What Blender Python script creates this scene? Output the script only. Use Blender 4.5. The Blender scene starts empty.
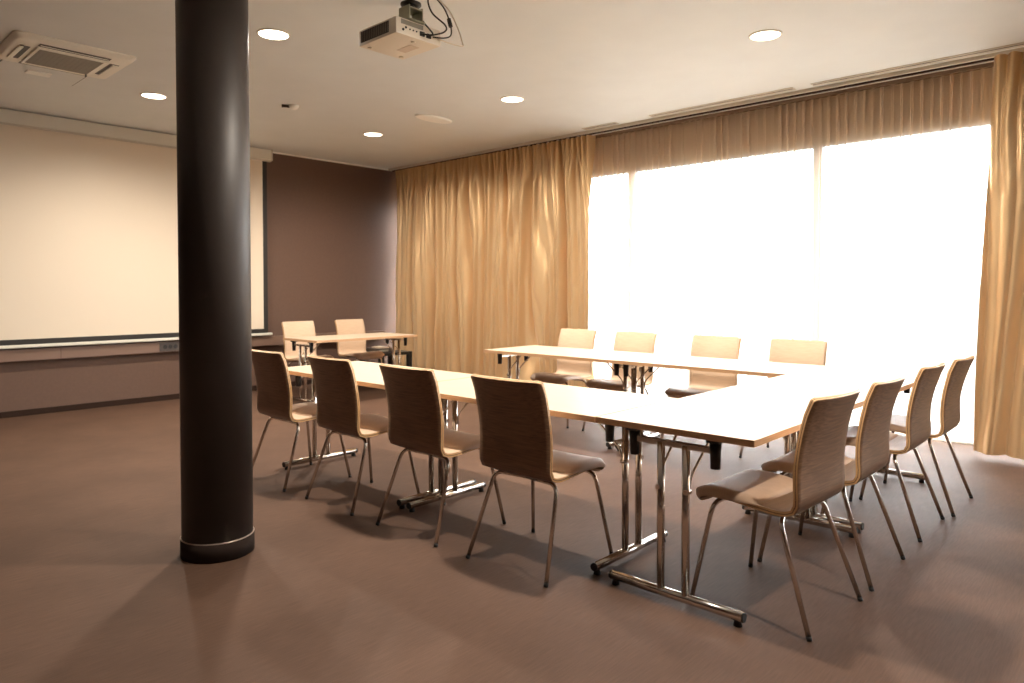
import bpy, bmesh, math, random
from mathutils import Vector, Matrix
random.seed(7)
PI = math.pi
scene = bpy.context.scene
COL = scene.collection

# ------------------------------------------------------------------ camera fit
F_PX, CY = 705.48, 305.67
YAW, TILT, ROLL, CAM_H = 0.7507, 0.0230, -0.0009, 1.3064
W, L = 0.7313, 1.4326            # folding table depth and length
TX, TY = -1.1289, 2.5346         # near right corner of the table block
TZ = 0.74
H = 3.128                        # ceiling height
XS = -8.683                      # screen wall
YW = 6.70                        # curtain line
YH = 6.90                        # window wall, inner face
XR, YB = 2.6, -3.6               # right wall, back wall

# ------------------------------------------------------------------ materials
def lin(r, g, b):
    f = lambda c: (c / 12.92 if c <= 0.04045 else ((c + 0.055) / 1.055) ** 2.4)
    return (f(r / 255), f(g / 255), f(b / 255), 1)

def new_mat(name):
    m = bpy.data.materials.new(name); m.use_nodes = True
    nt = m.node_tree
    return m, nt, nt.nodes["Principled BSDF"]

def pmat(name, col, rough=0.5, metal=0.0, spec=0.5, noise=0.0, nscale=20, stretch=(1, 1, 1), bump=0.0, bscale=200,
         coat=0.0, sheen=0.0):
    """principled with an optional noise variation of the base colour and a fine bump"""
    m, nt, b = new_mat(name)
    b.inputs["Base Color"].default_value = col
    b.inputs["Roughness"].default_value = rough
    b.inputs["Metallic"].default_value = metal
    b.inputs["Specular IOR Level"].default_value = spec
    b.inputs["Coat Weight"].default_value = coat
    b.inputs["Sheen Weight"].default_value = sheen
    tc = nt.nodes.new("ShaderNodeTexCoord")
    if noise > 0:
        mp = nt.nodes.new("ShaderNodeMapping"); mp.inputs["Scale"].default_value = stretch
        nt.links.new(tc.outputs["Object"], mp.inputs["Vector"])
        n = nt.nodes.new("ShaderNodeTexNoise"); n.inputs["Scale"].default_value = nscale; n.inputs["Detail"].default_value = 5
        nt.links.new(mp.outputs["Vector"], n.inputs["Vector"])
        r = nt.nodes.new("ShaderNodeValToRGB")
        r.color_ramp.elements[0].position = 0.3; r.color_ramp.elements[1].position = 0.7
        r.color_ramp.elements[0].color = tuple(c * (1 - noise) for c in col[:3]) + (1,)
        r.color_ramp.elements[1].color = tuple(min(1, c * (1 + noise)) for c in col[:3]) + (1,)
        nt.links.new(n.outputs["Fac"], r.inputs["Fac"])
        nt.links.new(r.outputs["Color"], b.inputs["Base Color"])
    if bump > 0:
        n2 = nt.nodes.new("ShaderNodeTexNoise"); n2.inputs["Scale"].default_value = bscale
        nt.links.new(tc.outputs["Object"], n2.inputs["Vector"])
        bp = nt.nodes.new("ShaderNodeBump"); bp.inputs["Strength"].default_value = bump; bp.inputs["Distance"].default_value = 0.002
        nt.links.new(n2.outputs["Fac"], bp.inputs["Height"]); nt.links.new(bp.outputs["Normal"], b.inputs["Normal"])
    return m

def emat(name, col, strength):
    m = bpy.data.materials.new(name); m.use_nodes = True; nt = m.node_tree; nt.nodes.clear()
    e = nt.nodes.new("ShaderNodeEmission"); o = nt.nodes.new("ShaderNodeOutputMaterial")
    e.inputs["Color"].default_value = col; e.inputs["Strength"].default_value = strength
    nt.links.new(e.outputs[0], o.inputs[0]); return m

def cloth_mat(name, col, rough, translucent, transparent=0.0, tcol=None, sheen=0.0, weave=0.0, spec=0.4, metal=0.0):
    m, nt, b = new_mat(name)
    out = nt.nodes["Material Output"]
    b.inputs["Base Color"].default_value = col
    b.inputs["Roughness"].default_value = rough
    b.inputs["Specular IOR Level"].default_value = spec
    b.inputs["Sheen Weight"].default_value = sheen
    b.inputs["Sheen Roughness"].default_value = 0.4; b.inputs["Metallic"].default_value = metal
    tl = nt.nodes.new("ShaderNodeBsdfTranslucent"); tl.inputs["Color"].default_value = tcol or col
    mx = nt.nodes.new("ShaderNodeMixShader"); mx.inputs[0].default_value = translucent
    nt.links.new(b.outputs[0], mx.inputs[1]); nt.links.new(tl.outputs[0], mx.inputs[2])
    last = mx
    if transparent > 0:
        tp = nt.nodes.new("ShaderNodeBsdfTransparent")
        m2 = nt.nodes.new("ShaderNodeMixShader"); m2.inputs[0].default_value = transparent
        nt.links.new(mx.outputs[0], m2.inputs[1]); nt.links.new(tp.outputs[0], m2.inputs[2]); last = m2
    nt.links.new(last.outputs[0], out.inputs[0])
    if weave > 0:
        tc = nt.nodes.new("ShaderNodeTexCoord"); mp = nt.nodes.new("ShaderNodeMapping"); mp.inputs["Scale"].default_value = (1, 1, 0.05)
        n = nt.nodes.new("ShaderNodeTexNoise"); n.inputs["Scale"].default_value = 60; n.inputs["Detail"].default_value = 4
        bp = nt.nodes.new("ShaderNodeBump"); bp.inputs["Strength"].default_value = weave; bp.inputs["Distance"].default_value = 0.004
        nt.links.new(tc.outputs["Object"], mp.inputs["Vector"]); nt.links.new(mp.outputs[0], n.inputs["Vector"])
        nt.links.new(n.outputs["Fac"], bp.inputs["Height"]); nt.links.new(bp.outputs["Normal"], b.inputs["Normal"])
    return m

def floor_mat():
    m, nt, b = new_mat("carpet_floor")
    N = nt.nodes.new; K = nt.links.new
    tc = N("ShaderNodeTexCoord")
    n1 = N("ShaderNodeTexNoise"); n1.inputs["Scale"].default_value = 2.2; n1.inputs["Detail"].default_value = 6
    K(tc.outputs["Object"], n1.inputs["Vector"])
    mp = N("ShaderNodeMapping"); mp.inputs["Scale"].default_value = (1.0, 0.06, 1); mp.inputs["Rotation"].default_value = (0, 0, 0.0)
    K(tc.outputs["Object"], mp.inputs["Vector"])
    n2 = N("ShaderNodeTexNoise"); n2.inputs["Scale"].default_value = 160; n2.inputs["Detail"].default_value = 3
    K(mp.outputs[0], n2.inputs["Vector"])
    n3 = N("ShaderNodeTexNoise"); n3.inputs["Scale"].default_value = 420; n3.inputs["Detail"].default_value = 2
    K(tc.outputs["Object"], n3.inputs["Vector"])
    def ramp(src, c0, c1, p0=.35, p1=.65):
        r = N("ShaderNodeValToRGB"); r.color_ramp.elements[0].position = p0; r.color_ramp.elements[1].position = p1
        r.color_ramp.elements[0].color = c0; r.color_ramp.elements[1].color = c1; K(src, r.inputs["Fac"]); return r
    base = FLOOR_COL
    sc = lambda k: (base[0] * k, base[1] * k, base[2] * k, 1)
    r1 = ramp(n1.outputs["Fac"], sc(0.90), sc(1.10))
    r2 = ramp(n2.outputs["Fac"], (0.90, 0.90, 0.90, 1), (1.10, 1.10, 1.10, 1))
    r3 = ramp(n3.outputs["Fac"], (0.9, 0.9, 0.9, 1), (1.1, 1.1, 1.1, 1))
    a = N("ShaderNodeMix"); a.data_type = 'RGBA'; a.blend_type = 'MULTIPLY'; a.inputs[0].default_value = 1
    K(r1.outputs[0], a.inputs[6]); K(r2.outputs[0], a.inputs[7])
    c = N("ShaderNodeMix"); c.data_type = 'RGBA'; c.blend_type = 'MULTIPLY'; c.inputs[0].default_value = 1
    K(a.outputs[2], c.inputs[6]); K(r3.outputs[0], c.inputs[7])
    K(c.outputs[2], b.inputs["Base Color"])
    b.inputs["Roughness"].default_value = 0.62; b.inputs["Specular IOR Level"].default_value = 0.14
    bp = N("ShaderNodeBump"); bp.inputs["Strength"].default_value = 0.25; bp.inputs["Distance"].default_value = 0.002
    K(n2.outputs["Fac"], bp.inputs["Height"]); K(bp.outputs["Normal"], b.inputs["Normal"])
    return m

LAMP_W = 285
SKY = 34.0
FLOOR_COL = (0.102, 0.058, 0.039, 1)
M = {}
M['floor'] = floor_mat()
M['ceiling'] = pmat('ceiling_plaster', (0.74, 0.77, 0.77, 1), 0.55, spec=0.3, noise=0.02, nscale=3)
M['wall'] = pmat('brown_wall', (0.135, 0.083, 0.062, 1), 0.7, spec=0.25, noise=0.04, nscale=40, bump=0.15, bscale=150)
M['header'] = pmat('window_wall_plaster', (0.20, 0.14, 0.095, 1), 0.8)
M['baseboard'] = pmat('dark_baseboard', (0.032, 0.018, 0.013, 1), 0.8, spec=0.1)
M['trim_pale'] = pmat('pale_trim', (0.55, 0.50, 0.42, 1), 0.45)
M['column'] = pmat('dark_column_paint', (0.032, 0.023, 0.019, 1), 0.50, spec=0.5, bump=0.03, bscale=60)
M['column_base'] = pmat('dark_column_base', (0.026, 0.016, 0.012, 1), 0.85, spec=0.15)
M['steel_rim'] = pmat('pale_rim', (0.42, 0.33, 0.27, 1), 0.35, metal=0.6)
M['screen'] = pmat('screen_fabric', (0.74, 0.65, 0.53, 1), 0.8, spec=0.2)
M['black_border'] = pmat('screen_border', (0.02, 0.017, 0.015, 1), 0.7)
M['white_metal'] = pmat('white_lacquer', (0.68, 0.66, 0.58, 1), 0.4)
M['trunk'] = pmat('brown_trunking', (0.20, 0.125, 0.092, 1), 0.45)
M['socket_panel'] = pmat('grey_socket_panel', (0.07, 0.055, 0.048, 1), 0.5)
M['black'] = pmat('black_plastic', (0.012, 0.011, 0.011, 1), 0.45)
M['rubber'] = pmat('black_rubber', (0.015, 0.013, 0.012, 1), 0.7)
M['chrome'] = pmat('chrome_tube', (0.72, 0.68, 0.63, 1), 0.15, metal=1.0)
M['leg_steel'] = pmat('chair_leg_steel', (0.68, 0.62, 0.56, 1), 0.20, metal=1.0)
M['laminate'] = pmat('pale_maple_laminate', (0.52, 0.425, 0.315, 1), 0.45, spec=0.2, noise=0.04, nscale=6, stretch=(1, 12, 1))
M['edge_band'] = pmat('maple_edge_band', (0.60, 0.36, 0.195, 1), 0.45, noise=0.12, nscale=8, stretch=(1, 1, 30))
M['under'] = pmat('table_underside', (0.30, 0.19, 0.11, 1), 0.6)
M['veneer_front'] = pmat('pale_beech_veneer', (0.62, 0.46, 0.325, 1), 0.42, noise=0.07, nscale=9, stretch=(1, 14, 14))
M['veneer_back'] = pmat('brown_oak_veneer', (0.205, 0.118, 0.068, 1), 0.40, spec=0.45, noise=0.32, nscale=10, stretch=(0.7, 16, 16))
M['ply_edge'] = pmat('plywood_edge', (0.62, 0.38, 0.18, 1), 0.45, noise=0.08, nscale=30)
M['ply_line'] = pmat('plywood_glue_line', (0.13, 0.06, 0.03, 1), 0.6)
M['pad'] = pmat('taupe_leather', (0.52, 0.365, 0.26, 1), 0.50, spec=0.4, noise=0.06, nscale=18, bump=0.12, bscale=350)
M['drape'] = cloth_mat('gold_satin', (0.60, 0.405, 0.215, 1), 0.36, 0.07, tcol=(0.50, 0.34, 0.19, 1), sheen=0.1, weave=0.07, spec=0.5, metal=0.65)
M['sheer'] = cloth_mat('sheer_voile', (0.92, 0.73, 0.54, 1), 0.8, 0.20, transparent=0.34, tcol=(0.93, 0.92, 0.89, 1), spec=0.1)
M['frame'] = pmat('window_frame_grey', (0.32, 0.31, 0.29, 1), 0.4)
M['plastic_white'] = pmat('warm_white_plastic', (0.72, 0.66, 0.56, 1), 0.4)
M['ac_white'] = pmat('ivory_plastic', (0.90, 0.88, 0.79, 1), 0.4)
M['speaker_white'] = pmat('white_plastic', (0.92, 0.92, 0.88, 1), 0.4)
M['vent_dark'] = pmat('dark_vent', (0.055, 0.042, 0.035, 1), 0.5)
M['filter'] = pmat('filter_mesh', (0.27, 0.25, 0.21, 1), 0.6)
M['paper'] = pmat('paper', (0.62, 0.52, 0.42, 1), 0.7)
M['green_metal'] = pmat('bracket_metal', (0.36, 0.37, 0.28, 1), 0.4, metal=0.4)
M['lamp'] = emat('lamp_lens', (1.0, 0.86, 0.66, 1), 9.0)
M['dark_ground'] = pmat('darkened_unseen_ground', (0.045, 0.045, 0.04, 1), 0.9)  # darkened to cut light bounced up behind the sheer

def glass_mat():
    m = bpy.data.materials.new('window_glass'); m.use_nodes = True; nt = m.node_tree; nt.nodes.clear()
    o = nt.nodes.new("ShaderNodeOutputMaterial"); mx = nt.nodes.new("ShaderNodeMixShader")
    t = nt.nodes.new("ShaderNodeBsdfTransparent"); g = nt.nodes.new("ShaderNodeBsdfGlossy"); g.inputs["Roughness"].default_value = 0.02
    t.inputs["Color"].default_value = (0.95, 0.97, 0.98, 1)
    mx.inputs[0].default_value = 0.06
    nt.links.new(t.outputs[0], mx.inputs[1]); nt.links.new(g.outputs[0], mx.inputs[2]); nt.links.new(mx.outputs[0], o.inputs[0])
    return m
M['glass'] = glass_mat()

# ------------------------------------------------------------------ mesh helpers
def box(bm, x0, x1, y0, y1, z0, z1, bev=0.0, mi=0, mat=None):
    r = bmesh.ops.create_cube(bm, size=1)
    vs = r['verts']
    for v in vs:
        v.co = Vector(((x0 + x1) / 2 + v.co.x * (x1 - x0), (y0 + y1) / 2 + v.co.y * (y1 - y0), (z0 + z1) / 2 + v.co.z * (z1 - z0)))
    fs = set(f for v in vs for f in v.link_faces)
    if bev > 0:
        es = list(set(e for v in vs for e in v.link_edges))
        rr = bmesh.ops.bevel(bm, geom=es, offset=bev, segments=2, affect='EDGES', profile=0.6)
        fs = set(f for f in bm.faces if f in fs or f in set(rr['faces']))
        vs = list(set(v for f in fs for v in f.verts))
    for f in fs:
        if f.is_valid: f.material_index = mi
    if mat is not None:
        for v in vs: v.co = mat @ v.co
    return vs

def cyl(bm, p0, p1, r0, r1=None, seg=16, mi=0, caps=True):
    r1 = r0 if r1 is None else r1
    p0, p1 = Vector(p0), Vector(p1)
    d = (p1 - p0).normalized()
    a = d.orthogonal().normalized(); b = d.cross(a)
    c0 = [bm.verts.new(p0 + (a * math.cos(2 * PI * i / seg) + b * math.sin(2 * PI * i / seg)) * r0) for i in range(seg)]
    c1 = [bm.verts.new(p1 + (a * math.cos(2 * PI * i / seg) + b * math.sin(2 * PI * i / seg)) * r1) for i in range(seg)]
    for i in range(seg):
        f = bm.faces.new((c0[i], c0[(i + 1) % seg], c1[(i + 1) % seg], c1[i])); f.smooth = True; f.material_index = mi
    if caps:
        f = bm.faces.new(list(reversed(c0))); f.material_index = mi
        f = bm.faces.new(c1); f.material_index = mi

def fillet(pts, rad, n=6):
    pts = [Vector(p) for p in pts]; out = [pts[0]]
    for i in range(1, len(pts) - 1):
        p, a, b = pts[i], pts[i - 1], pts[i + 1]
        ra = min(rad, (a - p).length * 0.48, (b - p).length * 0.48)
        s = p + (a - p).normalized() * ra; e = p + (b - p).normalized() * ra
        for k in range(n + 1):
            t = k / n
            out.append(s * (1 - t) ** 2 + p * 2 * t * (1 - t) + e * t ** 2)
    out.append(pts[-1]); return out

def tube(bm, pts, r, seg=10, mi=0):
    pts = [Vector(p) for p in pts]
    rings = []
    t0 = (pts[1] - pts[0]).normalized(); nrm = t0.orthogonal().normalized()
    for i, p in enumerate(pts):
        t = (pts[min(i + 1, len(pts) - 1)] - pts[max(i - 1, 0)]).normalized()
        nrm = (nrm - t * nrm.dot(t)).normalized(); b = t.cross(nrm)
        rings.append([bm.verts.new(p + (nrm * math.cos(2 * PI * k / seg) + b * math.sin(2 * PI * k / seg)) * r) for k in range(seg)])
    for a, b in zip(rings, rings[1:]):
        for k in range(seg):
            f = bm.faces.new((a[k], a[(k + 1) % seg], b[(k + 1) % seg], b[k])); f.smooth = True; f.material_index = mi
    f = bm.faces.new(list(reversed(rings[0]))); f.material_index = mi
    f = bm.faces.new(rings[-1]); f.material_index = mi

def lathe(bm, prof, cx=0, cy=0, seg=48, mi=0, close=True, sx=1, sy=1):
    rings = [[bm.verts.new((cx + r * sx * math.cos(2 * PI * k / seg), cy + r * sy * math.sin(2 * PI * k / seg), z)) for k in range(seg)] for r, z in prof]
    for a, b in zip(rings, rings[1:]):
        for k in range(seg):
            f = bm.faces.new((a[k], a[(k + 1) % seg], b[(k + 1) % seg], b[k])); f.smooth = True; f.material_index = mi
    if close:
        bm.faces.new(list(reversed(rings[0]))).material_index = mi
        bm.faces.new(rings[-1]).material_index = mi

def obj(name, bm, mats, parent=None, loc=None, smooth_angle=None, fix=True):
    me = bpy.data.meshes.new(name)
    if fix: bmesh.ops.recalc_face_normals(bm, faces=bm.faces)
    bm.to_mesh(me); bm.free()
    for m in (mats if isinstance(mats, (list, tuple)) else [mats]): me.materials.append(M[m])
    o = bpy.data.objects.new(name, me); COL.objects.link(o)
    if parent: o.parent = parent
    if loc: o.location = loc
    if smooth_angle is not None:
        me.shade_smooth(); me.set_sharp_from_angle(angle=math.radians(smooth_angle))
    return o

def tag(o, label, cat, group=None, kind=None):
    o['label'] = label; o['category'] = cat
    if group: o['group'] = group
    if kind: o['kind'] = kind
    return o

def thing(name, label, cat, loc=(0, 0, 0), rz=0, group=None, kind=None):
    o = bpy.data.objects.new(name, None); COL.objects.link(o); o.empty_display_size = 0.1
    o.location = loc; o.rotation_euler = (0, 0, rz)
    return tag(o, label, cat, group, kind)

def dup(root, loc, rz, label, group=None):
    r = root.copy(); COL.objects.link(r); r.location = loc; r.rotation_euler = (0, 0, rz)
    r['label'] = label
    if group: r['group'] = group
    for ch in list(root.children):
        c = ch.copy(); COL.objects.link(c); c.parent = r
        for g in list(ch.children):
            d = g.copy(); COL.objects.link(d); d.parent = c
    return r

def struct(o, label=None):
    o['kind'] = 'structure'
    if label: o['label'] = label
    return o

def bx(name, mat, *a, bev=0.0, parent=None):
    bm = bmesh.new(); box(bm, *a, bev=bev); return obj(name, bm, mat, parent)

# ------------------------------------------------------------------ room shell
struct(bx('floor', 'floor', XS - 0.2, XR + 0.2, YB - 0.2, YH + 0.16, -0.1, 0))
struct(bx('ceiling', 'ceiling', XS - 0.2, XR + 0.2, YB - 0.2, YH + 0.16, H, H + 0.15))
struct(bx('wall_left', 'wall', XS - 0.2, XS, YB - 0.2, YH + 0.16, 0, H))
struct(bx('wall_right', 'wall', XR, XR + 0.2, YB, YH + 0.16, 0, H))
struct(bx('wall_back', 'wall', XS, XR + 0.2, YB - 0.2, YB, 0, H))
struct(bx('wall_front', 'header', XS, XR, YH, YH + 0.16, 2.73, H))          # header above the windows
struct(bx('baseboard_left', 'baseboard', XS, XS + 0.014, YB, YH, 0, 0.062, bev=0.003))
struct(bx('trim_1', 'speaker_white', XS, XS + 0.012, 4.64, YH, H - 0.022, H - 0.002))
def window(n, x0, x1):
    bm = bmesh.new(); fw = 0.045; y0, y1 = YH + 0.012, YH + 0.085
    box(bm, x0, x0 + fw, y0, y1, 0.0, 2.73); box(bm, x1 - fw, x1, y0, y1, 0.0, 2.73)
    box(bm, x0 + fw, x1 - fw, y0, y1, 2.66, 2.73); box(bm, x0 + fw, x1 - fw, y0, y1, 0.0, 0.05)
    w = struct(obj('window_%d' % n, bm, 'frame'))
    bm = bmesh.new(); box(bm, x0 + fw, x1 - fw, YH + 0.062, YH + 0.068, 0.05, 2.66)
    obj('pane', bm, 'glass', w)
edges = [XS, -6.65, -4.56, -2.47, -0.38, XR]
for i in range(5): window(i + 1, edges[i], edges[i + 1])
struct(bx('unseen_ground', 'dark_ground', XS - 300, XR + 300, YH + 0.16, YH + 500, -0.12, -0.02))  # unseen ground, kept dark and very wide to limit light rising onto the sheer

# ------------------------------------------------------------------ pillar
px_, py_ = -3.464, 1.556
pil = thing('pillar', 'tall round dark brown pillar standing from floor to ceiling', 'pillar', (px_, py_, 0), kind='thing')
bm = bmesh.new(); lathe(bm, [(0.166, 0.08), (0.166, H)], seg=96); obj('shaft', bm, 'column', pil)
bm = bmesh.new(); lathe(bm, [(0.172, 0.0), (0.172, 0.088)], seg=96); obj('base_band', bm, 'column_base', pil)
bm = bmesh.new(); lathe(bm, [(0.172, 0.088), (0.1725, 0.090), (0.171, 0.0925), (0.167, 0.0925)], seg=96, close=False); obj('band_rim', bm, 'steel_rim', pil)['label'] = 'thin pale rim line on the base band'

# ------------------------------------------------------------------ projection screen
SY0, SY1 = 0.62, 4.60
scr = thing('projection_screen', 'big white pull-down projection screen on the brown wall behind the pillar', 'screen', (XS + 0.06, (SY0 + SY1) / 2, 0.72))
def loc_bx(name, mat, parent, *a, bev=0.0):
    o = bx(name, mat, *a, bev=bev)
    o.parent = parent; o.matrix_parent_inverse = Matrix.Translation(-Vector(parent.location)); return o
bm = bmesh.new()
box(bm, XS + 0.002, XS + 0.13, SY0, SY1, 2.985, 3.118, bev=0.006)
c = obj('screen_casing', bm, 'white_metal'); c.parent = scr; c.matrix_parent_inverse = Matrix.Translation(-Vector(scr.location))
e = bx('casing_end_cap', 'trim_pale', XS + 0.003, XS + 0.136, SY1, SY1 + 0.012, 2.978, 3.122, bev=0.003); e.parent = c
e = bx('casing_lip', 'trim_pale', XS + 0.075, XS + 0.12, SY0, SY1, 2.965, 2.985, bev=0.003); e.parent = c
loc_bx('screen_fabric', 'screen', scr, XS + 0.096, XS + 0.099, SY0 + 0.075, SY1 - 0.115, 0.800, 2.975)
bm = bmesh.new()
box(bm, XS + 0.0955, XS + 0.0985, SY1 - 0.115, SY1 - 0.055, 0.745, 2.975)
box(bm, XS + 0.0955, XS + 0.0985, SY0 + 0.015, SY0 + 0.075, 0.745, 2.975)
box(bm, XS + 0.0955, XS + 0.0985, SY0 + 0.075, SY1 - 0.115, 0.745, 0.800)
b = obj('black_border', bm, 'black_border'); b.parent = scr; b.matrix_parent_inverse = Matrix.Translation(-Vector(scr.location))
loc_bx('bottom_bar', 'white_metal', scr, XS + 0.078, XS + 0.116, SY0 - 0.02, SY1 + 0.0, 0.712, 0.745, bev=0.008)

# ------------------------------------------------------------------ cable trunking with sockets
tr = bx('cable_trunking', 'trunk', XS + 0.0, XS + 0.075, YB + 0.4, 6.45, 0.575, 0.695, bev=0.004)
tag(tr, 'brown wall trunking running the length of the wall under the screen', 'cable duct')
for y in (0.2, 2.2, 4.2, 6.2):
    o = bx('cover_joint', 'baseboard', XS + 0.0752, XS + 0.0762, y, y + 0.003, 0.58, 0.69); o.parent = tr
sp = bx('socket_panel', 'socket_panel', XS + 0.0755, XS + 0.082, 3.20, 3.44, 0.585, 0.686, bev=0.002); sp.parent = tr
for k in range(3):
    bm = bmesh.new(); y = 3.262 + k * 0.058
    cyl(bm, (XS + 0.0815, y, 0.637), (XS + 0.0845, y, 0.637), 0.024, seg=20)
    cyl(bm, (XS + 0.0845, y - 0.01, 0.637), (XS + 0.086, y - 0.01, 0.637), 0.004, seg=8)
    cyl(bm, (XS + 0.0845, y + 0.01, 0.637), (XS + 0.086, y + 0.01, 0.637), 0.004, seg=8)
    o = obj('socket', bm, 'black'); o.parent = sp

# ------------------------------------------------------------------ curtains
def catmull_noise(seed):
    rnd = random.Random(seed)
    return [rnd.uniform(-1, 1) for _ in range(400)]
def smooth_val(tab, t):
    i = int(math.floor(t)); f = t - i; f = f * f * (3 - 2 * f)
    return tab[i % 400] * (1 - f) + tab[(i + 1) % 400] * f

def drape(x0, x1, x0b, x1b, z0, z1, yc, folds, amp, seed, nx, nz, lean=0.0):
    """hanging satin: folds gathered into narrow pleats at the tape, opening and wandering downwards"""
    bm = bmesh.new(); T1, T2, T3 = catmull_noise(seed), catmull_noise(seed + 1), catmull_noise(seed + 2)
    rows = []
    for j in range(nz + 1):
        v = (j / nz) ** 0.85                          # 0 at the top
        z = z1 + (z0 - z1) * v
        row = []
        for i in range(nx + 1):
            u = i / nx
            ph = u * folds
            wander = 0.42 * smooth_val(T1, ph * 0.7 + v * 1.3) * min(1, v * 3)
            q = ph + wander
            body = -(2 * abs(math.sin(PI * q)) ** 0.55 - 1) * (0.70 + 0.40 * smooth_val(T2, q * 1.0 + 3 + v * 0.5))
            fine = -0.20 * (2 * abs(math.sin(PI * (q * 2.37 + 0.6 * smooth_val(T3, ph * 0.8 + v)))) ** 0.7 - 1) * (1 - 0.35 * v)
            top = -(2 * abs(math.sin(PI * ph * 3.0)) ** 0.8 - 1) * 0.35
            g = min(1, v * 7)
            y = yc + amp * ((body + fine) * (0.25 + 0.75 * g) * (0.75 + 0.35 * v) + top * (1 - g)) + 0.014 * smooth_val(T3, v * 7 + ph * 2.3) * g + 0.006 * smooth_val(T1, v * 23 + ph * 5.1) * g
            xa = x0 + (x1 - x0) * u; xb = x0b + (x1b - x0b) * u
            x = xa + (xb - xa) * v + 0.012 * math.sin(2 * PI * q) * g
            row.append(bm.verts.new((x, y, z + (0.012 * smooth_val(T1, ph * 0.5 + 50) if j == nz else 0))))
        rows.append(row)
    for a, b in zip(rows, rows[1:]):
        for i in range(nx):
            f = bm.faces.new((a[i], b[i], b[i + 1], a[i + 1])); f.smooth = True
    return bm
def add_thick(o, t=0.003):
    md = o.modifiers.new('thickness', 'SOLIDIFY'); md.thickness = t; md.offset = 0

bm = drape(-8.55, -4.90, -8.57, -4.84, 0.035, 3.085, YW - 0.085, 16, 0.130, 11, 420, 36)
dl = obj('drape', bm, 'drape')
tag(dl, 'wide gold satin curtain drawn into folds left of the bright window', 'curtain', 'gold satin curtains')
bm = drape(-1.02, 0.62, -1.11, 0.55, 0.030, 3.085, YW - 0.20, 6.0, 0.100, 29, 200, 36)
dr = obj('drape', bm, 'drape')
tag(dr, 'gold satin curtain hanging at the right edge of the bright window', 'curtain', 'gold satin curtains')

def sheer():
    bm = bmesh.new(); rnd = random.Random(5)
    xs = []; x = -8.50
    while x < 2.3:
        p = rnd.uniform(0.068, 0.084); xs.append((x, p)); x += p
    T = catmull_noise(77)
    cols = []                                         # (x, y-offset in pleat, strength index)
    for k, (x, p) in enumerate(xs):
        for fx, fy in ((0.0, 0.0), (0.30, -0.08), (0.60, -0.02), (0.72, 0.10), (0.62, 0.85), (0.70, 1.0), (0.84, 1.0), (0.92, 0.85), (0.82, 0.10), (0.85, 0.02)):
            cols.append((x + p * fx, fy, k))
    zs = [3.105, 3.0, 2.9, 2.75, 2.6, 2.4, 2.1, 1.7, 1.2, 0.7, 0.3, 0.02]
    rows = []
    for z in zs:
        v = (3.105 - z) / 3.085; row = []
        for x, fy, k in cols:
            a = 0.042 * (1 - 0.30 * v) * (0.75 + 0.35 * T[k % 400])
            y = YW + 0.178 - fy * a + 0.018 * v * smooth_val(T, k * 0.35 + 9) - 0.05 * max(0, v - 0.93) / 0.07 * 0.4
            xx = x + 0.006 * v * T[(k + 31) % 400] + 0.010 * smooth_val(T, v * 4 + k * 0.2) * v
            row.append(bm.verts.new((xx, y, z + (0.014 * smooth_val(T, k * 0.11) if z < 0.1 else 0))))
        rows.append(row)
    for a, b in zip(rows, rows[1:]):
        for i in range(len(cols) - 1):
            f = bm.faces.new((a[i], b[i], b[i + 1], a[i + 1]))
    return obj('sheer_curtain', bm, 'sheer')
sh = sheer()
tag(sh, 'white pleated sheer curtain glowing in front of the tall windows', 'sheer curtain')

# curtain rails on the ceiling
rail = thing('curtain_rail', 'pale double curtain rail running along the ceiling above the curtains', 'curtain rail', (-3.2, YW - 0.12, H))
def to_parent(o, parent): o.parent = parent; o.matrix_parent_inverse = Matrix.Translation(-Vector(parent.location)); return o
to_parent(bx('front_track', 'trim_pale', XS + 0.02, XR - 0.02, YW - 0.155, YW - 0.125, H - 0.030, H, bev=0.003), rail)
to_parent(bx('rear_track', 'header', XS + 0.02, XR - 0.02, YW + 0.10, YW + 0.14, H - 0.03, H, bev=0.003), rail)
to_parent(bx('drape_track', 'baseboard', XS + 0.02, XR - 0.02, YW - 0.085, YW - 0.045, H - 0.03, H, bev=0.003), rail)  # dark colour puts in the shadow gap below the pale front track
for k in range(9):
    x = -6.35 + k * 0.155
    bm = bmesh.new(); box(bm, x, x + 0.03, YW - 0.105, YW - 0.088, H - 0.058, H - 0.030, bev=0.003)
    to_parent(obj('glider', bm, 'white_metal'), rail)
for x0, x1 in ((-4.9, -4.45), (-4.02, -2.52), (-2.36, 0.4)):
    o = bx('ceiling_slot_vent', 'trim_pale', x0, x1, YW - 0.29, YW - 0.20, H - 0.006, H, bev=0.001)
    tag(o, {-4.9: 'short slim air slot on the ceiling where the gold curtain ends', -4.02: 'long slim air slot on the ceiling above the middle of the sheer curtain',
            -2.36: 'slim air slot on the ceiling running toward the right edge'}[x0], 'ceiling vent', 'slim air slots')
    s = bx('slot', 'vent_dark', x0 + 0.01, x1 - 0.01, YW - 0.262, YW - 0.248, H - 0.0075, H - 0.0055); s.parent = o

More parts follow.
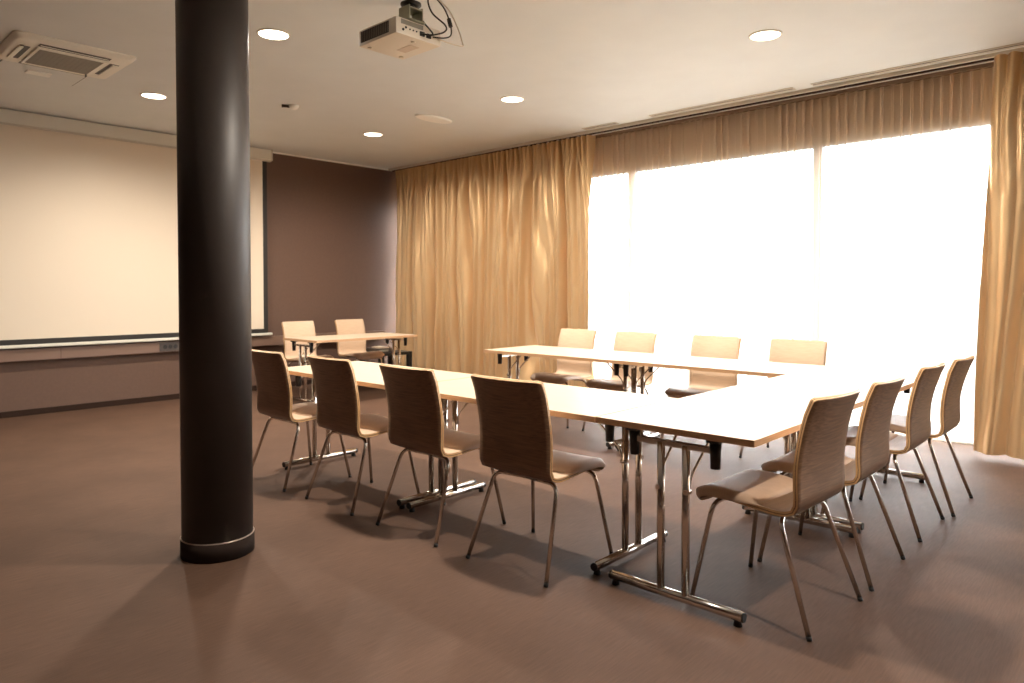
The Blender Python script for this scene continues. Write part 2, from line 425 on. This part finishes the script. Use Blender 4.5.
# ------------------------------------------------------------------ chairs
def cr(pts, n):
    """Catmull-Rom through 2-D points, n samples evenly spread over arc length"""
    P = [Vector((a, b, 0)) for a, b in pts]; P = [P[0] * 2 - P[1]] + P + [P[-1] * 2 - P[-2]]
    raw = []
    for i in range(1, len(P) - 2):
        for k in range(16):
            t = k / 16; a, b, c, d = P[i - 1], P[i], P[i + 1], P[i + 2]
            raw.append(0.5 * ((2 * b) + (c - a) * t + (2 * a - 5 * b + 4 * c - d) * t * t + (3 * b - a - 3 * c + d) * t ** 3))
    raw.append(P[-2])
    acc = [0]
    for a, b in zip(raw, raw[1:]): acc.append(acc[-1] + (b - a).length)
    out = []; j = 0
    for k in range(n):
        f0 = k / (n - 1); f0 = f0 + 0.11 * math.sin(2 * PI * f0) * -1 * 1.0; s = acc[-1] * f0
        while j < len(acc) - 2 and acc[j + 1] < s: j += 1
        f = (s - acc[j]) / max(1e-9, acc[j + 1] - acc[j]); out.append((raw[j].lerp(raw[j + 1], f), s))
    return out, acc[-1]

PROFILE = [(0.250, 0.414), (0.234, 0.433), (0.190, 0.447), (0.08, 0.448), (-0.02, 0.440), (-0.105, 0.434), (-0.150, 0.440),
           (-0.176, 0.462), (-0.186, 0.500), (-0.189, 0.56), (-0.199, 0.64), (-0.221, 0.73), (-0.250, 0.82), (-0.281, 0.899)]
HWID = 0.221
def shell_grid(ns=52, nu=17):
    pr, tot = cr(PROFILE, ns)
    G = []
    for i, (p, s) in enumerate(pr):
        y, z = p.x, p.y
        hw = HWID
        rt = 0.012                                     # rounded corner at the back's top
        dt = tot - s
        if dt < rt: hw -= rt - math.sqrt(max(0, rt * rt - (rt - dt) ** 2))
        rf = 0.045                                     # and at the seat's front
        if s < rf: hw -= (rf - math.sqrt(max(0, rf * rf - (rf - s) ** 2))) * 0.9
        kb = max(0.0, min(1.0, (z - 0.47) / 0.36))
        row = []
        for k in range(nu):
            u = -1 + 2 * k / (nu - 1); x = u * hw
            q = (x / HWID) ** 2
            row.append(Vector((x, y + 0.036 * kb * abs(x / HWID) ** 2.6, z + 0.006 * q * (1 - kb) * (1 if y > -0.16 else 0.4))))
        G.append(row)
    return G
def grid_normals(G):
    N = []
    for i in range(len(G)):
        row = []
        for k in range(len(G[0])):
            a = G[min(i + 1, len(G) - 1)][k] - G[max(i - 1, 0)][k]; b = G[i][min(k + 1, len(G[0]) - 1)] - G[i][max(k - 1, 0)]
            row.append(b.cross(a).normalized())
        N.append(row)
    return N                                           # points to the rear / underside or the front; sign settled below

def chair_shell():
    G = shell_grid(); N = grid_normals(G); ns, nu = len(G), len(G[0])
    if N[8][8].z < 0: N = [[-n for n in r] for r in N]  # up = sitting side
    bm = bmesh.new(); t = 0.0190
    lay = []
    for off in (t / 2, t * 0.06, -t * 0.10, -t / 2):
        lay.append([[bm.verts.new(G[i][k] + N[i][k] * off) if (off in (t / 2, -t / 2) or i in (0, ns - 1) or k in (0, nu - 1)) else None
                     for k in range(nu)] for i in range(ns)])
    for i in range(ns - 1):
        for k in range(nu - 1):
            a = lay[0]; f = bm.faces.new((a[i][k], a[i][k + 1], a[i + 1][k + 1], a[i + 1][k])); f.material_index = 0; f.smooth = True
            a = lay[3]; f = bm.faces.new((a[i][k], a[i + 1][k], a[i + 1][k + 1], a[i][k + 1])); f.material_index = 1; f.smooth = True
    ring = [(0, k) for k in range(nu)] + [(i, nu - 1) for i in range(1, ns)] + [(ns - 1, k) for k in range(nu - 2, -1, -1)] + [(i, 0) for i in range(ns - 2, 0, -1)]
    for j in range(len(ring)):
        (i0, k0), (i1, k1) = ring[j], ring[(j + 1) % len(ring)]
        for l in range(3):
            f = bm.faces.new((lay[l][i0][k0], lay[l + 1][i0][k0], lay[l + 1][i1][k1], lay[l][i1][k1]))
            f.material_index = 3 if l == 1 else 2
    return bm

def chair_pad():
    G = shell_grid(); N = grid_normals(G)
    if N[8][8].z < 0: N = [[-n for n in r] for r in N]
    nu = len(G[0]); i1 = max(i for i in range(len(G)) if G[i][8].y > -0.045 and G[i][8].z < 0.5)
    bm = bmesh.new(); t0 = 0.0100
    top = []
    for i in range(0, i1 + 1):
        row = []
        for k in range(nu):
            u = -1 + 2 * k / (nu - 1)
            edge = min(1, (1 - abs(u)) / 0.14); back = min(1, (i1 - i) / 6.0)
            h = t0 + 0.001 + 0.024 * (1 - (1 - edge) ** 2) * (1 - (1 - back) ** 2) ** 0.5 * (0.75 + 0.25 * max(0, 1 - i / 14))
            row.append(bm.verts.new(Vector((G[i][k].x * 1.012, G[i][k].y, G[i][k].z)) + N[i][k] * h))
        top.append(row)
    # rolled front edge: continue the sheet round the front lip and back under the shell
    front = []
    for ang, rr in ((30, 0.029), (65, 0.028), (105, 0.024), (145, 0.017)):
        row = []
        for k in range(nu):
            p, n = G[0][k], N[0][k]; d = (G[0][k] - G[1][k]); d.x = 0; d.normalize()
            a = math.radians(ang); u = abs(-1 + 2 * k / (nu - 1)); rr2 = rr * (0.55 + 0.45 * min(1, (1 - u) / 0.14))
            row.append(bm.verts.new(Vector((p.x * 1.012, p.y, p.z)) + n * math.cos(a) * rr2 + d * math.sin(a) * rr2 * 0.8))
        front.append(row)
    last = [bm.verts.new(Vector((G[2][k].x * 1.012, G[2][k].y, G[2][k].z)) - N[2][k] * (t0 + 0.003)) for k in range(nu)]
    rows = [last] + front[::-1] + top
    for a, b in zip(rows, rows[1:]):
        for k in range(nu - 1):
            f = bm.faces.new((a[k], a[k + 1], b[k + 1], b[k])); f.smooth = True
    # side and rear skirts down to the wood
    def skirt(vs, base):
        low = [bm.verts.new(b) for b in base]
        for k in range(len(vs) - 1):
            f = bm.faces.new((vs[k], vs[k + 1], low[k + 1], low[k])); f.smooth = True
    skirt(top[-1], [G[i1][k] + N[i1][k] * 0.0085 for k in range(nu)])
    for kk in (0, nu - 1):
        skirt([r[kk] for r in top], [Vector((G[i][kk].x * 1.012, G[i][kk].y, G[i][kk].z)) + N[i][kk] * max(-0.0075, 0.0085 - 0.0045 * (i1 - i)) for i in range(0, i1 + 1)])
    bmesh.ops.remove_doubles(bm, verts=bm.verts, dist=0.0002)
    return bm

def make_chair(label, group):
    t = thing('conference_chair', label, 'chair', group=group)
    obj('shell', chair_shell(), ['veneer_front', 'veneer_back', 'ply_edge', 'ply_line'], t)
    obj('seat_pad', chair_pad(), 'pad', t)['label'] = 'taupe padded front of the seat'
    rad = 0.0098
    for sx in (-1, 1):
        for fr in (0, 1):
            if fr: pts = [(0.0, 0.135, 0.4215), (sx * 0.197, 0.150, 0.4215), (sx * 0.203, 0.178, 0.395), (sx * 0.252, 0.245, 0.012)]
            else:  pts = [(0.0, -0.095, 0.4135), (sx * 0.190, -0.100, 0.4135), (sx * 0.205, -0.118, 0.375), (sx * 0.245, -0.248, 0.012)]
            if fr: pts = [(0.0, 0.150, 0.4220), (sx * 0.198, 0.178, 0.4190), (sx * 0.252, 0.245, 0.012)]
            else:  pts = [(0.0, -0.092, 0.4130), (sx * 0.196, -0.108, 0.4130), (sx * 0.245, -0.248, 0.012)]
            bm = bmesh.new(); tube(bm, fillet(pts, 0.055, 8), rad, 12)
            lg = obj('leg', bm, 'leg_steel', t)
            e = Vector(pts[-1]); d = (e - Vector(pts[-2])).normalized()
            bm = bmesh.new(); cyl(bm, e - d * 0.004, e + d * 0.0115, 0.0108, 0.0098, seg=12)
            obj('foot_cap', bm, 'rubber', lg)
    return t

G_A, G_B, G_C, G_D = ('chairs along the near table row', 'chairs along the window table row', 'chairs along the right-hand table row', 'chairs behind the far table')
CH = [  # x, y, rz, group, label
    (-4.410, 2.555, 0.0, G_A, 'chair peeking out just right of the pillar, its dark back to the camera'),
    (-3.680, 2.575, 0.0, G_A, 'second chair right of the pillar in the near row, dark back to the camera'),
    (-2.950, 2.580, 0.0, G_A, 'third chair right of the pillar in the near row, dark back to the camera'),
    (-2.232, 2.590, 0.012, G_A, 'dark-backed chair nearest the table corner in the near row, fourth from the pillar'),
    (-4.375, 5.43, PI, G_B, 'pale chair in front of the gold curtain edge, first along the window row'),
    (-3.69, 5.43, PI, G_B, 'pale chair behind the joint of the window tables, second from the gold curtain'),
    (-2.87, 5.43, PI, G_B, 'pale chair against the bright sheer curtain, third from the gold curtain'),
    (-2.165, 5.43, PI, G_B, 'pale chair at the right end of the window row, only its upper back showing'),
    (-1.195, 2.905, PI / 2 - 0.06, G_C, 'chair in the right foreground, seat and brown wood back seen from the side'),
    (-1.175, 3.515, PI / 2, G_C, 'second chair from the foreground along the right table row, brown back'),
    (-1.175, 4.325, PI / 2, G_C, 'third chair from the foreground along the right table row, brown back'),
    (-1.140, 4.910, PI / 2, G_C, 'last chair of the right table row, nearest the window and right curtain'),
    (-7.87, 4.70, -PI / 2, G_D, 'pale chair at the far table, the one nearer the projection screen'),
    (-7.87, 5.47, -PI / 2, G_D, 'pale chair at the far table, the one nearer the gold curtain'),
]
ch0 = None
for x, y, rz, g, lab in CH:
    if ch0 is None:
        ch0 = make_chair(lab, g); ch0.location = (x, y, 0); ch0.rotation_euler = (0, 0, rz)
    else: dup(ch0, (x, y, 0), rz, lab, g)

# ------------------------------------------------------------------ folding tables
def make_table(label, group):
    t = thing('folding_table', label, 'table', group=group)
    hl, hw, th = L / 2 - 0.004, W / 2 - 0.0005, 0.026
    bm = bmesh.new(); box(bm, -hl + 0.003, hl - 0.003, -hw + 0.003, hw - 0.003, TZ - th, TZ)
    for f in bm.faces:
        f.normal_update(); f.material_index = 1 if f.normal.z < -0.5 else 0
    top = obj('tabletop', bm, ['laminate', 'under'], t)
    bm = bmesh.new()
    outer = [(-hl, -hw), (hl, -hw), (hl, hw), (-hl, hw)]; inner = [(-hl + 0.003, -hw + 0.003), (hl - 0.003, -hw + 0.003), (hl - 0.003, hw - 0.003), (-hl + 0.003, hw - 0.003)]
    z0, z1 = TZ - th - 0.0005, TZ - 0.0004
    vo = [[bm.verts.new((x, y, z)) for x, y in outer] for z in (z0, z1)]; vi = [[bm.verts.new((x, y, z)) for x, y in inner] for z in (z0, z1)]
    for k in range(4):
        n = (k + 1) % 4
        bm.faces.new((vo[0][k], vo[0][n], vo[1][n], vo[1][k])); bm.faces.new((vi[0][k], vi[1][k], vi[1][n], vi[0][n]))
        bm.faces.new((vo[1][k], vo[1][n], vi[1][n], vi[1][k])); bm.faces.new((vo[0][k], vi[0][k], vi[0][n], vo[0][n]))
    obj('edge_band', bm, 'edge_band', top)['label'] = 'tan wooden edge of the tabletop'
    zu = TZ - th
    for s in (-1, 1):
        xe = s * (hl - 0.042)
        bm = bmesh.new(); box(bm, xe - 0.011, xe + 0.011, -0.19, 0.19, zu - 0.060, zu - 0.034, bev=0.004)
        lf = obj('leg_frame', bm, 'chrome', t)
        for sy in (-1, 1):
            bm = bmesh.new(); cyl(bm, (xe, sy * 0.058, zu - 0.045), (xe, sy * 0.058, 0.045), 0.0165, seg=16)
            obj('upright', bm, 'chrome', lf)
            bm = bmesh.new()
            cyl(bm, (xe, sy * 0.188, zu - 0.118), (xe, sy * 0.188, zu - 0.012), 0.019, 0.024, seg=18)
            box(bm, xe - 0.030, xe + 0.030, sy * 0.188 - 0.028, sy * 0.188 + 0.028, zu - 0.014, zu + 0.0004, bev=0.002)
            obj('hinge_block', bm, 'black', lf)
            bm = bmesh.new()
            tube(bm, fillet([(xe - s * 0.012, sy * 0.066, zu - 0.235), (xe - s * 0.022, sy * 0.070, zu - 0.175), (xe - s * 0.185, sy * 0.080, zu - 0.022), (xe - s * 0.23, sy * 0.080, zu - 0.010)], 0.03, 5), 0.0055, 8)
            box(bm, xe - s * 0.23 - 0.022, xe - s * 0.23 + 0.022, sy * 0.080 - 0.018, sy * 0.080 + 0.018, zu - 0.016, zu + 0.0004, bev=0.002, mi=1)
            cyl(bm, (xe - 0.017, sy * 0.066, zu - 0.235), (xe + 0.017, sy * 0.066, zu - 0.235), 0.012, seg=12)
            obj('brace', bm, ['chrome', 'black'], lf)
        bm = bmesh.new(); cyl(bm, (xe, -0.308, 0.038), (xe, 0.308, 0.038), 0.0195, seg=20); obj('foot_bar', bm, 'chrome', lf)
        for sy in (-1, 1):
            bm = bmesh.new(); cyl(bm, (xe, sy * 0.306, 0.038), (xe, sy * 0.3135, 0.038), 0.0198, 0.018, seg=20)
            cyl(bm, (xe, sy * 0.285, 0.0), (xe, sy * 0.285, 0.026), 0.017, 0.013, seg=14)
            obj('foot_pad', bm, 'rubber', lf)
    return t
AX, AY = TX - W, TY + W / 2
BY = TY + 2 * L - W / 2
TB = [
    (AX - L / 2, AY, 0, 'near table row', 'near-row folding table butting against the bright corner table'),
    (AX - 1.5 * L, AY, 0, 'near table row', 'near-row folding table at the end beside the pillar'),
    (AX - 1.5 * L, BY, 0, 'window table row', 'window-row folding table with its free end before the gold curtain'),
    (AX - L / 2, BY, 0, 'window table row', 'window-row folding table before the bright sheer, butting the right-hand row'),
    (TX - W / 2, TY + L / 2, PI / 2, 'right table row', 'folding table with its bare corner and chrome T-leg in the right foreground'),
    (TX - W / 2, TY + 1.5 * L, PI / 2, 'right table row', 'white-glaring folding table at the window end of the right-hand row'),
    (-7.27, 4.94, PI / 2, None, 'lone folding table standing far back before the brown wall'),
]
t0 = None
for x, y, rz, g, lab in TB:
    if t0 is None:
        t0 = make_table(lab, g); t0.location = (x, y, 0)
    else:
        o = dup(t0, (x, y, 0), rz, lab, g)
        if g is None: del o['group']

# ------------------------------------------------------------------ black side table in the far corner
st = thing('side_table', 'low black side table in the corner by the gold curtain', 'side table', (-7.98, 6.05, 0))
bm = bmesh.new(); box(bm, -0.24, 0.24, -0.34, 0.20, 0.405, 0.445, bev=0.003); obj('table_top', bm, 'black', st)
for sx in (-1, 1):
    for y in (-0.31, 0.17):
        bm = bmesh.new(); box(bm, sx * 0.21 - 0.03, sx * 0.21 + 0.03, y - 0.03, y + 0.03, 0, 0.405, bev=0.003); obj('leg', bm, 'black', st)
bm = bmesh.new(); box(bm, -0.16, 0.14, -0.13, 0.13, 0, 0.055, bev=0.006)
dv = thing('dark_box', 'flat dark box lying on the black side table', 'box', (-8.0, 5.87, 0.445))
obj('body', bm, 'vent_dark', dv)
bm = bmesh.new(); box(bm, 0.140, 0.143, -0.10, 0.06, 0.012, 0.040); obj('front_panel', bm, 'filter', dv)
bm = bmesh.new()
for k in range(5):
    a = random.uniform(-0.15, 0.15)
    box(bm, -0.10, 0.10, -0.075, 0.075, 0.004 * k + 0.0005, 0.004 * k + 0.004, mat=Matrix.Rotation(a, 4, 'Z'))
pp = obj('paper_stack', bm, 'paper', loc=(-7.95, 5.86, 0.5002))
tag(pp, 'small stack of pale papers on the dark box', 'papers')

# ------------------------------------------------------------------ ceiling fittings
LIGHTS = [(-4.70, 2.55), (-7.00, 2.58), (-6.86, 4.97), (-4.63, 4.97), (-2.15, 4.97)]
LAB = ['round recessed ceiling light right beside the pillar top', 'round recessed ceiling light left of the pillar, before the screen',
       'round recessed ceiling light nearest the dark corner of the room', 'round recessed ceiling light in the middle, before the curtains', 'round recessed ceiling light at the upper right']
def make_light(label):
    t = thing('recessed_light', label, 'ceiling light', group='recessed ceiling lights')
    bm = bmesh.new(); lathe(bm, [(0.102, 0.003), (0.102, -0.006), (0.107, -0.010), (0.115, -0.006), (0.117, 0.003)], close=False, seg=40); obj('rim', bm, 'white_metal', t)
    bm = bmesh.new(); lathe(bm, [(0.1025, -0.005), (0.1025, -0.003)], seg=40); obj('lens', bm, 'lamp', t)
    return t
HID = [(-2.2, 2.55), (0.25, 2.52)]
l0 = None
for (x, y), lab in zip(LIGHTS + HID, LAB + ['round recessed ceiling light above the near table row, over the top edge of view', 'round recessed ceiling light right of the table block, outside the view']):
    if l0 is None: l0 = make_light(lab); l0.location = (x, y, H)
    else: dup(l0, (x, y, H), 0, lab)
def spot(x, y, power, r=0.06):
    d = bpy.data.lights.new('downlight_beam', 'SPOT'); d.energy = power; d.color = (1.0, 0.89, 0.76)
    d.spot_size = math.radians(168); d.spot_blend = 0.85; d.shadow_soft_size = r
    o = bpy.data.objects.new('downlight_beam', d); COL.objects.link(o); o.location = (x, y, H - 0.03)
for x, y in LIGHTS + HID: spot(x, y, LAMP_W)

# ceiling cassette air conditioner
ac = thing('ceiling_air_conditioner', 'white ceiling cassette air conditioner at the upper left', 'air conditioner', (-6.30, 1.67, H))
bm = bmesh.new()
def rrect(hx, hy, r, n=6):
    out = []
    for cx_, cy_, a0 in ((hx - r, hy - r, 0), (-hx + r, hy - r, 90), (-hx + r, -hy + r, 180), (hx - r, -hy + r, 270)):
        for k in range(n + 1):
            a = math.radians(a0 + 90 * k / n); out.append((cx_ + r * math.cos(a), cy_ + r * math.sin(a)))
    return out
lv = [(0.37, 0.405, 0.05, 0.0), (0.37, 0.405, 0.05, -0.012), (0.345, 0.38, 0.045, -0.038), (0.33, 0.365, 0.04, -0.042)]
rings = [[bm.verts.new((x, y, z)) for x, y in rrect(hx, hy, r)] for hx, hy, r, z in lv]
for a, b in zip(rings, rings[1:]):
    for k in range(len(a)): bm.faces.new((a[k], a[(k + 1) % len(a)], b[(k + 1) % len(a)], b[k]))
bm.faces.new(rings[-1]); bm.faces.new(list(reversed(rings[0])))
obj('panel', bm, 'ac_white', ac, smooth_angle=40)
bm = bmesh.new(); box(bm, -0.250, 0.215, -0.235, 0.235, -0.054, -0.041, bev=0.006)
gr = obj('intake_grille', bm, 'ac_white', ac)
bm = bmesh.new(); box(bm, -0.232, 0.192, -0.212, 0.212, -0.0555, -0.0535)
obj('filter', bm, 'filter', gr)
bm = bmesh.new()
for k in range(13): box(bm, -0.232, 0.192, -0.198 + k * 0.033, -0.196 + k * 0.033, -0.057, -0.0552)
obj('grille_bars', bm, 'filter', gr)
for nm, a in (('x', (0.235, 0.300, -0.235, 0.235)), ('x', (-0.325, -0.265, -0.235, 0.235)), ('y', (-0.20, 0.17, 0.265, 0.330)), ('y', (-0.20, 0.17, -0.330, -0.265))):
    bm = bmesh.new(); box(bm, *a, -0.0445, -0.041); o = obj('outlet_slot', bm, 'vent_dark', ac)
    x0, x1, y0, y1 = a; bm = bmesh.new()
    if nm == 'x':
        if x0 > 0: box(bm, x0 + 0.030, x0 + 0.034, y0 + 0.01, y1 - 0.01, -0.049, -0.0445)
        else: box(bm, x0 + 0.030, x1 - 0.003, y0 + 0.01, y1 - 0.01, -0.051, -0.0445, bev=0.002)
    elif y0 < 0: box(bm, x0 + 0.01, x1 - 0.01, y0 - 0.006, y0 + 0.026, -0.053, -0.0445, bev=0.002)
    else: box(bm, x0 + 0.01, x1 - 0.01, y0 + 0.022, y1 - 0.003, -0.053, -0.0445, bev=0.002)
    obj('flap', bm, 'ac_white', o)
bm = bmesh.new(); box(bm, -0.245, -0.225, 0.205, 0.213, -0.075, -0.056); obj('hanging_tag', bm, 'black', ac)

hatch = thing('access_panel', 'flush ceiling access panel with a white plate beside the air conditioner', 'access panel', (-6.98, 1.66, H))
bm = bmesh.new(); box(bm, -0.215, 0.215, -0.295, 0.295, -0.004, 0.0, bev=0.001); obj('cover', bm, 'ceiling', hatch)
bm = bmesh.new()
for a in ((-0.222, 0.222, -0.302, -0.297), (-0.222, 0.222, 0.297, 0.302), (-0.222, -0.217, -0.297, 0.297), (0.217, 0.222, -0.297, 0.297)): box(bm, *a, -0.0015, 0.0)
obj('gap_frame', bm, 'vent_dark', hatch)
bm = bmesh.new(); box(bm, -0.03, 0.07, -0.10, 0.075, -0.016, -0.004, bev=0.003); obj('plate', bm, 'speaker_white', hatch)

sm = thing('ceiling_speaker', 'flat oval white fitting on the ceiling before the gold curtain', 'ceiling fitting', (-5.75, 4.95, H))
bm = bmesh.new(); lathe(bm, [(0.24, 0.0), (0.24, -0.010), (0.225, -0.018)], seg=48, sx=0.45); obj('cover', bm, 'speaker_white', sm)
bm = bmesh.new(); lathe(bm, [(0.205, -0.019), (0.205, -0.0175)], seg=48, sx=0.42); obj('grille', bm, 'speaker_white', sm)

sk = thing('ceiling_sensor', 'tiny white ceiling sensor with a dark stem, between screen and projector', 'sensor', (-6.36, 3.66, H))
bm = bmesh.new(); lathe(bm, [(0.050, 0.0), (0.048, -0.016), (0.036, -0.034), (0.015, -0.044)], seg=24); obj('dome', bm, 'speaker_white', sk, smooth_angle=50)
bm = bmesh.new(); cyl(bm, (-0.02, -0.03, -0.016), (-0.055, -0.085, -0.012), 0.013, seg=12); cyl(bm, (-0.055, -0.085, -0.012), (-0.062, -0.096, -0.012), 0.022, 0.012, seg=14); obj('stem', bm, 'vent_dark', sk)

# ------------------------------------------------------------------ projector
pj = thing('projector', 'white projector hanging from the ceiling mount with dark cables behind', 'projector', (-3.47, 2.715, 2.79))
bm = bmesh.new(); box(bm, -0.185, 0.185, -0.17, 0.17, 0.0, 0.098, bev=0.010); obj('body', bm, 'plastic_white', pj, smooth_angle=40)
bm = bmesh.new(); box(bm, -0.160, 0.115, -0.1725, -0.169, 0.018, 0.084); ve = obj('side_vent', bm, 'vent_dark', pj)
bm = bmesh.new()
for k in range(16): box(bm, -0.156 + k * 0.0175, -0.1545 + k * 0.0175, -0.1745, -0.1722, 0.022, 0.080)
obj('vent_bars', bm, 'filter', ve)
bm = bmesh.new(); box(bm, 0.1845, 0.1868, -0.135, 0.03, 0.062, 0.088); obj('rear_vent', bm, 'filter', pj)
for y, z, r in ((-0.12, 0.030, 0.008), (-0.10, 0.046, 0.007), (-0.07, 0.042, 0.005), (-0.045, 0.042, 0.005), (-0.02, 0.042, 0.005)):
    bm = bmesh.new(); cyl(bm, (0.184, y, z), (0.188, y, z), r, seg=12); obj('port', bm, 'black', pj)
for y in (0.02, 0.07):
    bm = bmesh.new(); box(bm, 0.184, 0.196, y - 0.016, y + 0.016, 0.025, 0.05, bev=0.002); obj('connector', bm, 'black', pj)
bm = bmesh.new(); cyl(bm, (-0.184, 0.03, 0.052), (-0.205, 0.03, 0.052), 0.038, seg=24); ln = obj('lens', bm, 'black', pj)
for sx, sy in ((-0.14, -0.12), (-0.14, 0.12), (0.13, 0.0)):
    bm = bmesh.new(); cyl(bm, (sx, sy, 0.002), (sx, sy, -0.008), 0.014, seg=14); obj('foot', bm, 'plastic_white', pj)
bm = bmesh.new(); box(bm, -0.06, 0.08, 0.02, 0.09, -0.0012, 0.001); obj('rating_sticker', bm, 'paper', pj)
mt = thing('projector_mount', 'dark ceiling bracket holding the projector', 'bracket', (-3.33, 2.69, H))
bm = bmesh.new(); lathe(bm, [(0.075, 0.0), (0.075, -0.022), (0.06, -0.030)], seg=32); obj('ceiling_plate', bm, 'black', mt)
bm = bmesh.new(); cyl(bm, (0, 0, -0.025), (0, 0, -0.16), 0.024, seg=18); obj('pole', bm, 'black', mt)
bm = bmesh.new(); lathe(bm, [(0.028, -0.118), (0.062, -0.122), (0.062, -0.132), (0.028, -0.138)], seg=28); obj('flange', bm, 'black', mt)
bm = bmesh.new(); box(bm, -0.205, 0.06, -0.065, 0.065, -0.238, -0.232, bev=0.001); box(bm, -0.05, 0.05, -0.052, -0.046, -0.232, -0.15, bev=0.001); box(bm, -0.05, 0.05, 0.046, 0.052, -0.232, -0.15, bev=0.001); box(bm, -0.05, 0.05, -0.052, 0.052, -0.166, -0.160)
obj('bracket', bm, 'green_metal', mt)
bm = bmesh.new(); lathe(bm, [(0.045, 0.0), (0.045, -0.012), (0.02, -0.018)], cx=0.13, cy=0.16, seg=24); obj('cable_rosette', bm, 'black', mt)
ZP = 2.79
def cable(label, pts, r, mat='black'):
    bm = bmesh.new(); P = [Vector(p) for p in pts]; P = [P[0] * 2 - P[1]] + P + [P[-1] * 2 - P[-2]]; out = []
    for i in range(1, len(P) - 2):
        for k in range(8):
            t = k / 8; a, b, c, d = P[i - 1], P[i], P[i + 1], P[i + 2]
            out.append(0.5 * ((2 * b) + (c - a) * t + (2 * a - 5 * b + 4 * c - d) * t * t + (3 * b - a - 3 * c + d) * t ** 3))
    out.append(P[-2]); tube(bm, out, r, 8)
    return tag(obj('cable', bm, mat), label, 'cable', 'projector cables')
bx_, by_ = -3.47, 2.715
cable('black cable dropping straight from the ceiling plate to the projector', [(bx_ + 0.06, by_ + 0.02, H - 0.02), (bx_ + 0.10, by_ + 0.03, H - 0.12), (bx_ + 0.17, by_ + 0.05, H - 0.22), (bx_ + 0.25, by_ + 0.05, ZP + 0.03), (bx_ + 0.194, by_ + 0.02, ZP + 0.036)], 0.005)
cable('black cable bowing in a loop behind the projector', [(bx_ + 0.13, by_ + 0.16, H - 0.015), (bx_ + 0.16, by_ + 0.09, H - 0.07), (bx_ + 0.20, by_ + 0.09, H - 0.16), (bx_ + 0.25, by_ + 0.15, H - 0.23), (bx_ + 0.26, by_ + 0.13, ZP + 0.06), (bx_ + 0.194, by_ + 0.07, ZP + 0.038)], 0.005)
kn = cable('black cable with a thick ferrite bead behind the projector', [(bx_ + 0.13, by_ + 0.165, H - 0.015), (bx_ + 0.15, by_ + 0.23, H - 0.08), (bx_ + 0.18, by_ + 0.25, H - 0.17), (bx_ + 0.20, by_ + 0.24, H - 0.25), (bx_ + 0.22, by_ + 0.17, ZP + 0.045), (bx_ + 0.19, by_ + 0.10, ZP + 0.04)], 0.0045)
bm = bmesh.new(); cyl(bm, (bx_ + 0.173, by_ + 0.247, H - 0.145), (bx_ + 0.187, by_ + 0.25, H - 0.195), 0.013, seg=14); o = obj('ferrite_bead', bm, 'black'); o.parent = kn
cable('pale cable swinging wide out to the right of the projector', [(bx_ + 0.13, by_ + 0.17, H - 0.015), (bx_ + 0.17, by_ + 0.25, H - 0.09), (bx_ + 0.20, by_ + 0.30, H - 0.20), (bx_ + 0.22, by_ + 0.315, ZP + 0.06), (bx_ + 0.24, by_ + 0.30, ZP + 0.025), (bx_ + 0.23, by_ + 0.23, ZP + 0.02), (bx_ + 0.187, by_ + 0.14, ZP + 0.04)], 0.004, 'plastic_white')

# ------------------------------------------------------------------ daylight
wd = bpy.data.worlds.new('overcast_sky'); scene.world = wd; wd.use_nodes = True
bg = wd.node_tree.nodes['Background']; bg.inputs[0].default_value = (0.90, 0.96, 1.0, 1); bg.inputs[1].default_value = SKY
for i in range(5):
    a = bpy.data.lights.new('window_portal', 'AREA'); a.shape = 'RECTANGLE'; a.size = edges[i + 1] - edges[i]; a.size_y = 2.7
    a.cycles.is_portal = True
    o = bpy.data.objects.new('window_portal', a); COL.objects.link(o)
    o.location = ((edges[i] + edges[i + 1]) / 2, YH + 0.12, 1.35); o.rotation_euler = (-PI / 2, 0, 0)

# ------------------------------------------------------------------ camera
cd = bpy.data.cameras.new('camera'); cam = bpy.data.objects.new('camera', cd); COL.objects.link(cam); scene.camera = cam
fw = Vector((-math.sin(YAW) * math.cos(TILT), math.cos(YAW) * math.cos(TILT), -math.sin(TILT)))
rt = Vector((math.cos(YAW), math.sin(YAW), 0)); up = rt.cross(fw)
rt2 = rt * math.cos(ROLL) + up * math.sin(ROLL); up2 = -rt * math.sin(ROLL) + up * math.cos(ROLL)
cam.matrix_world = Matrix(((rt2.x, up2.x, -fw.x, 0), (rt2.y, up2.y, -fw.y, 0), (rt2.z, up2.z, -fw.z, CAM_H), (0, 0, 0, 1)))
cd.sensor_width = 36; cd.lens = F_PX / 1024 * 36
cd.shift_y = -(341.5 - CY) / 1024
cd.dof.use_dof = True; cd.dof.focus_distance = 3.9; cd.dof.aperture_fstop = 2.8
cd.clip_start = 0.05

scene.view_settings.view_transform = 'Standard'
scene.view_settings.look = 'None'
scene.view_settings.gamma = 1
scene.view_settings.use_curve_mapping = False
scene.view_settings.exposure = 0.0
scene.cycles.use_denoising = True
scene.cycles.max_bounces = 10
scene.cycles.diffuse_bounces = 5
scene.cycles.transparent_max_bounces = 16
scene.cycles.sample_clamp_indirect = 8
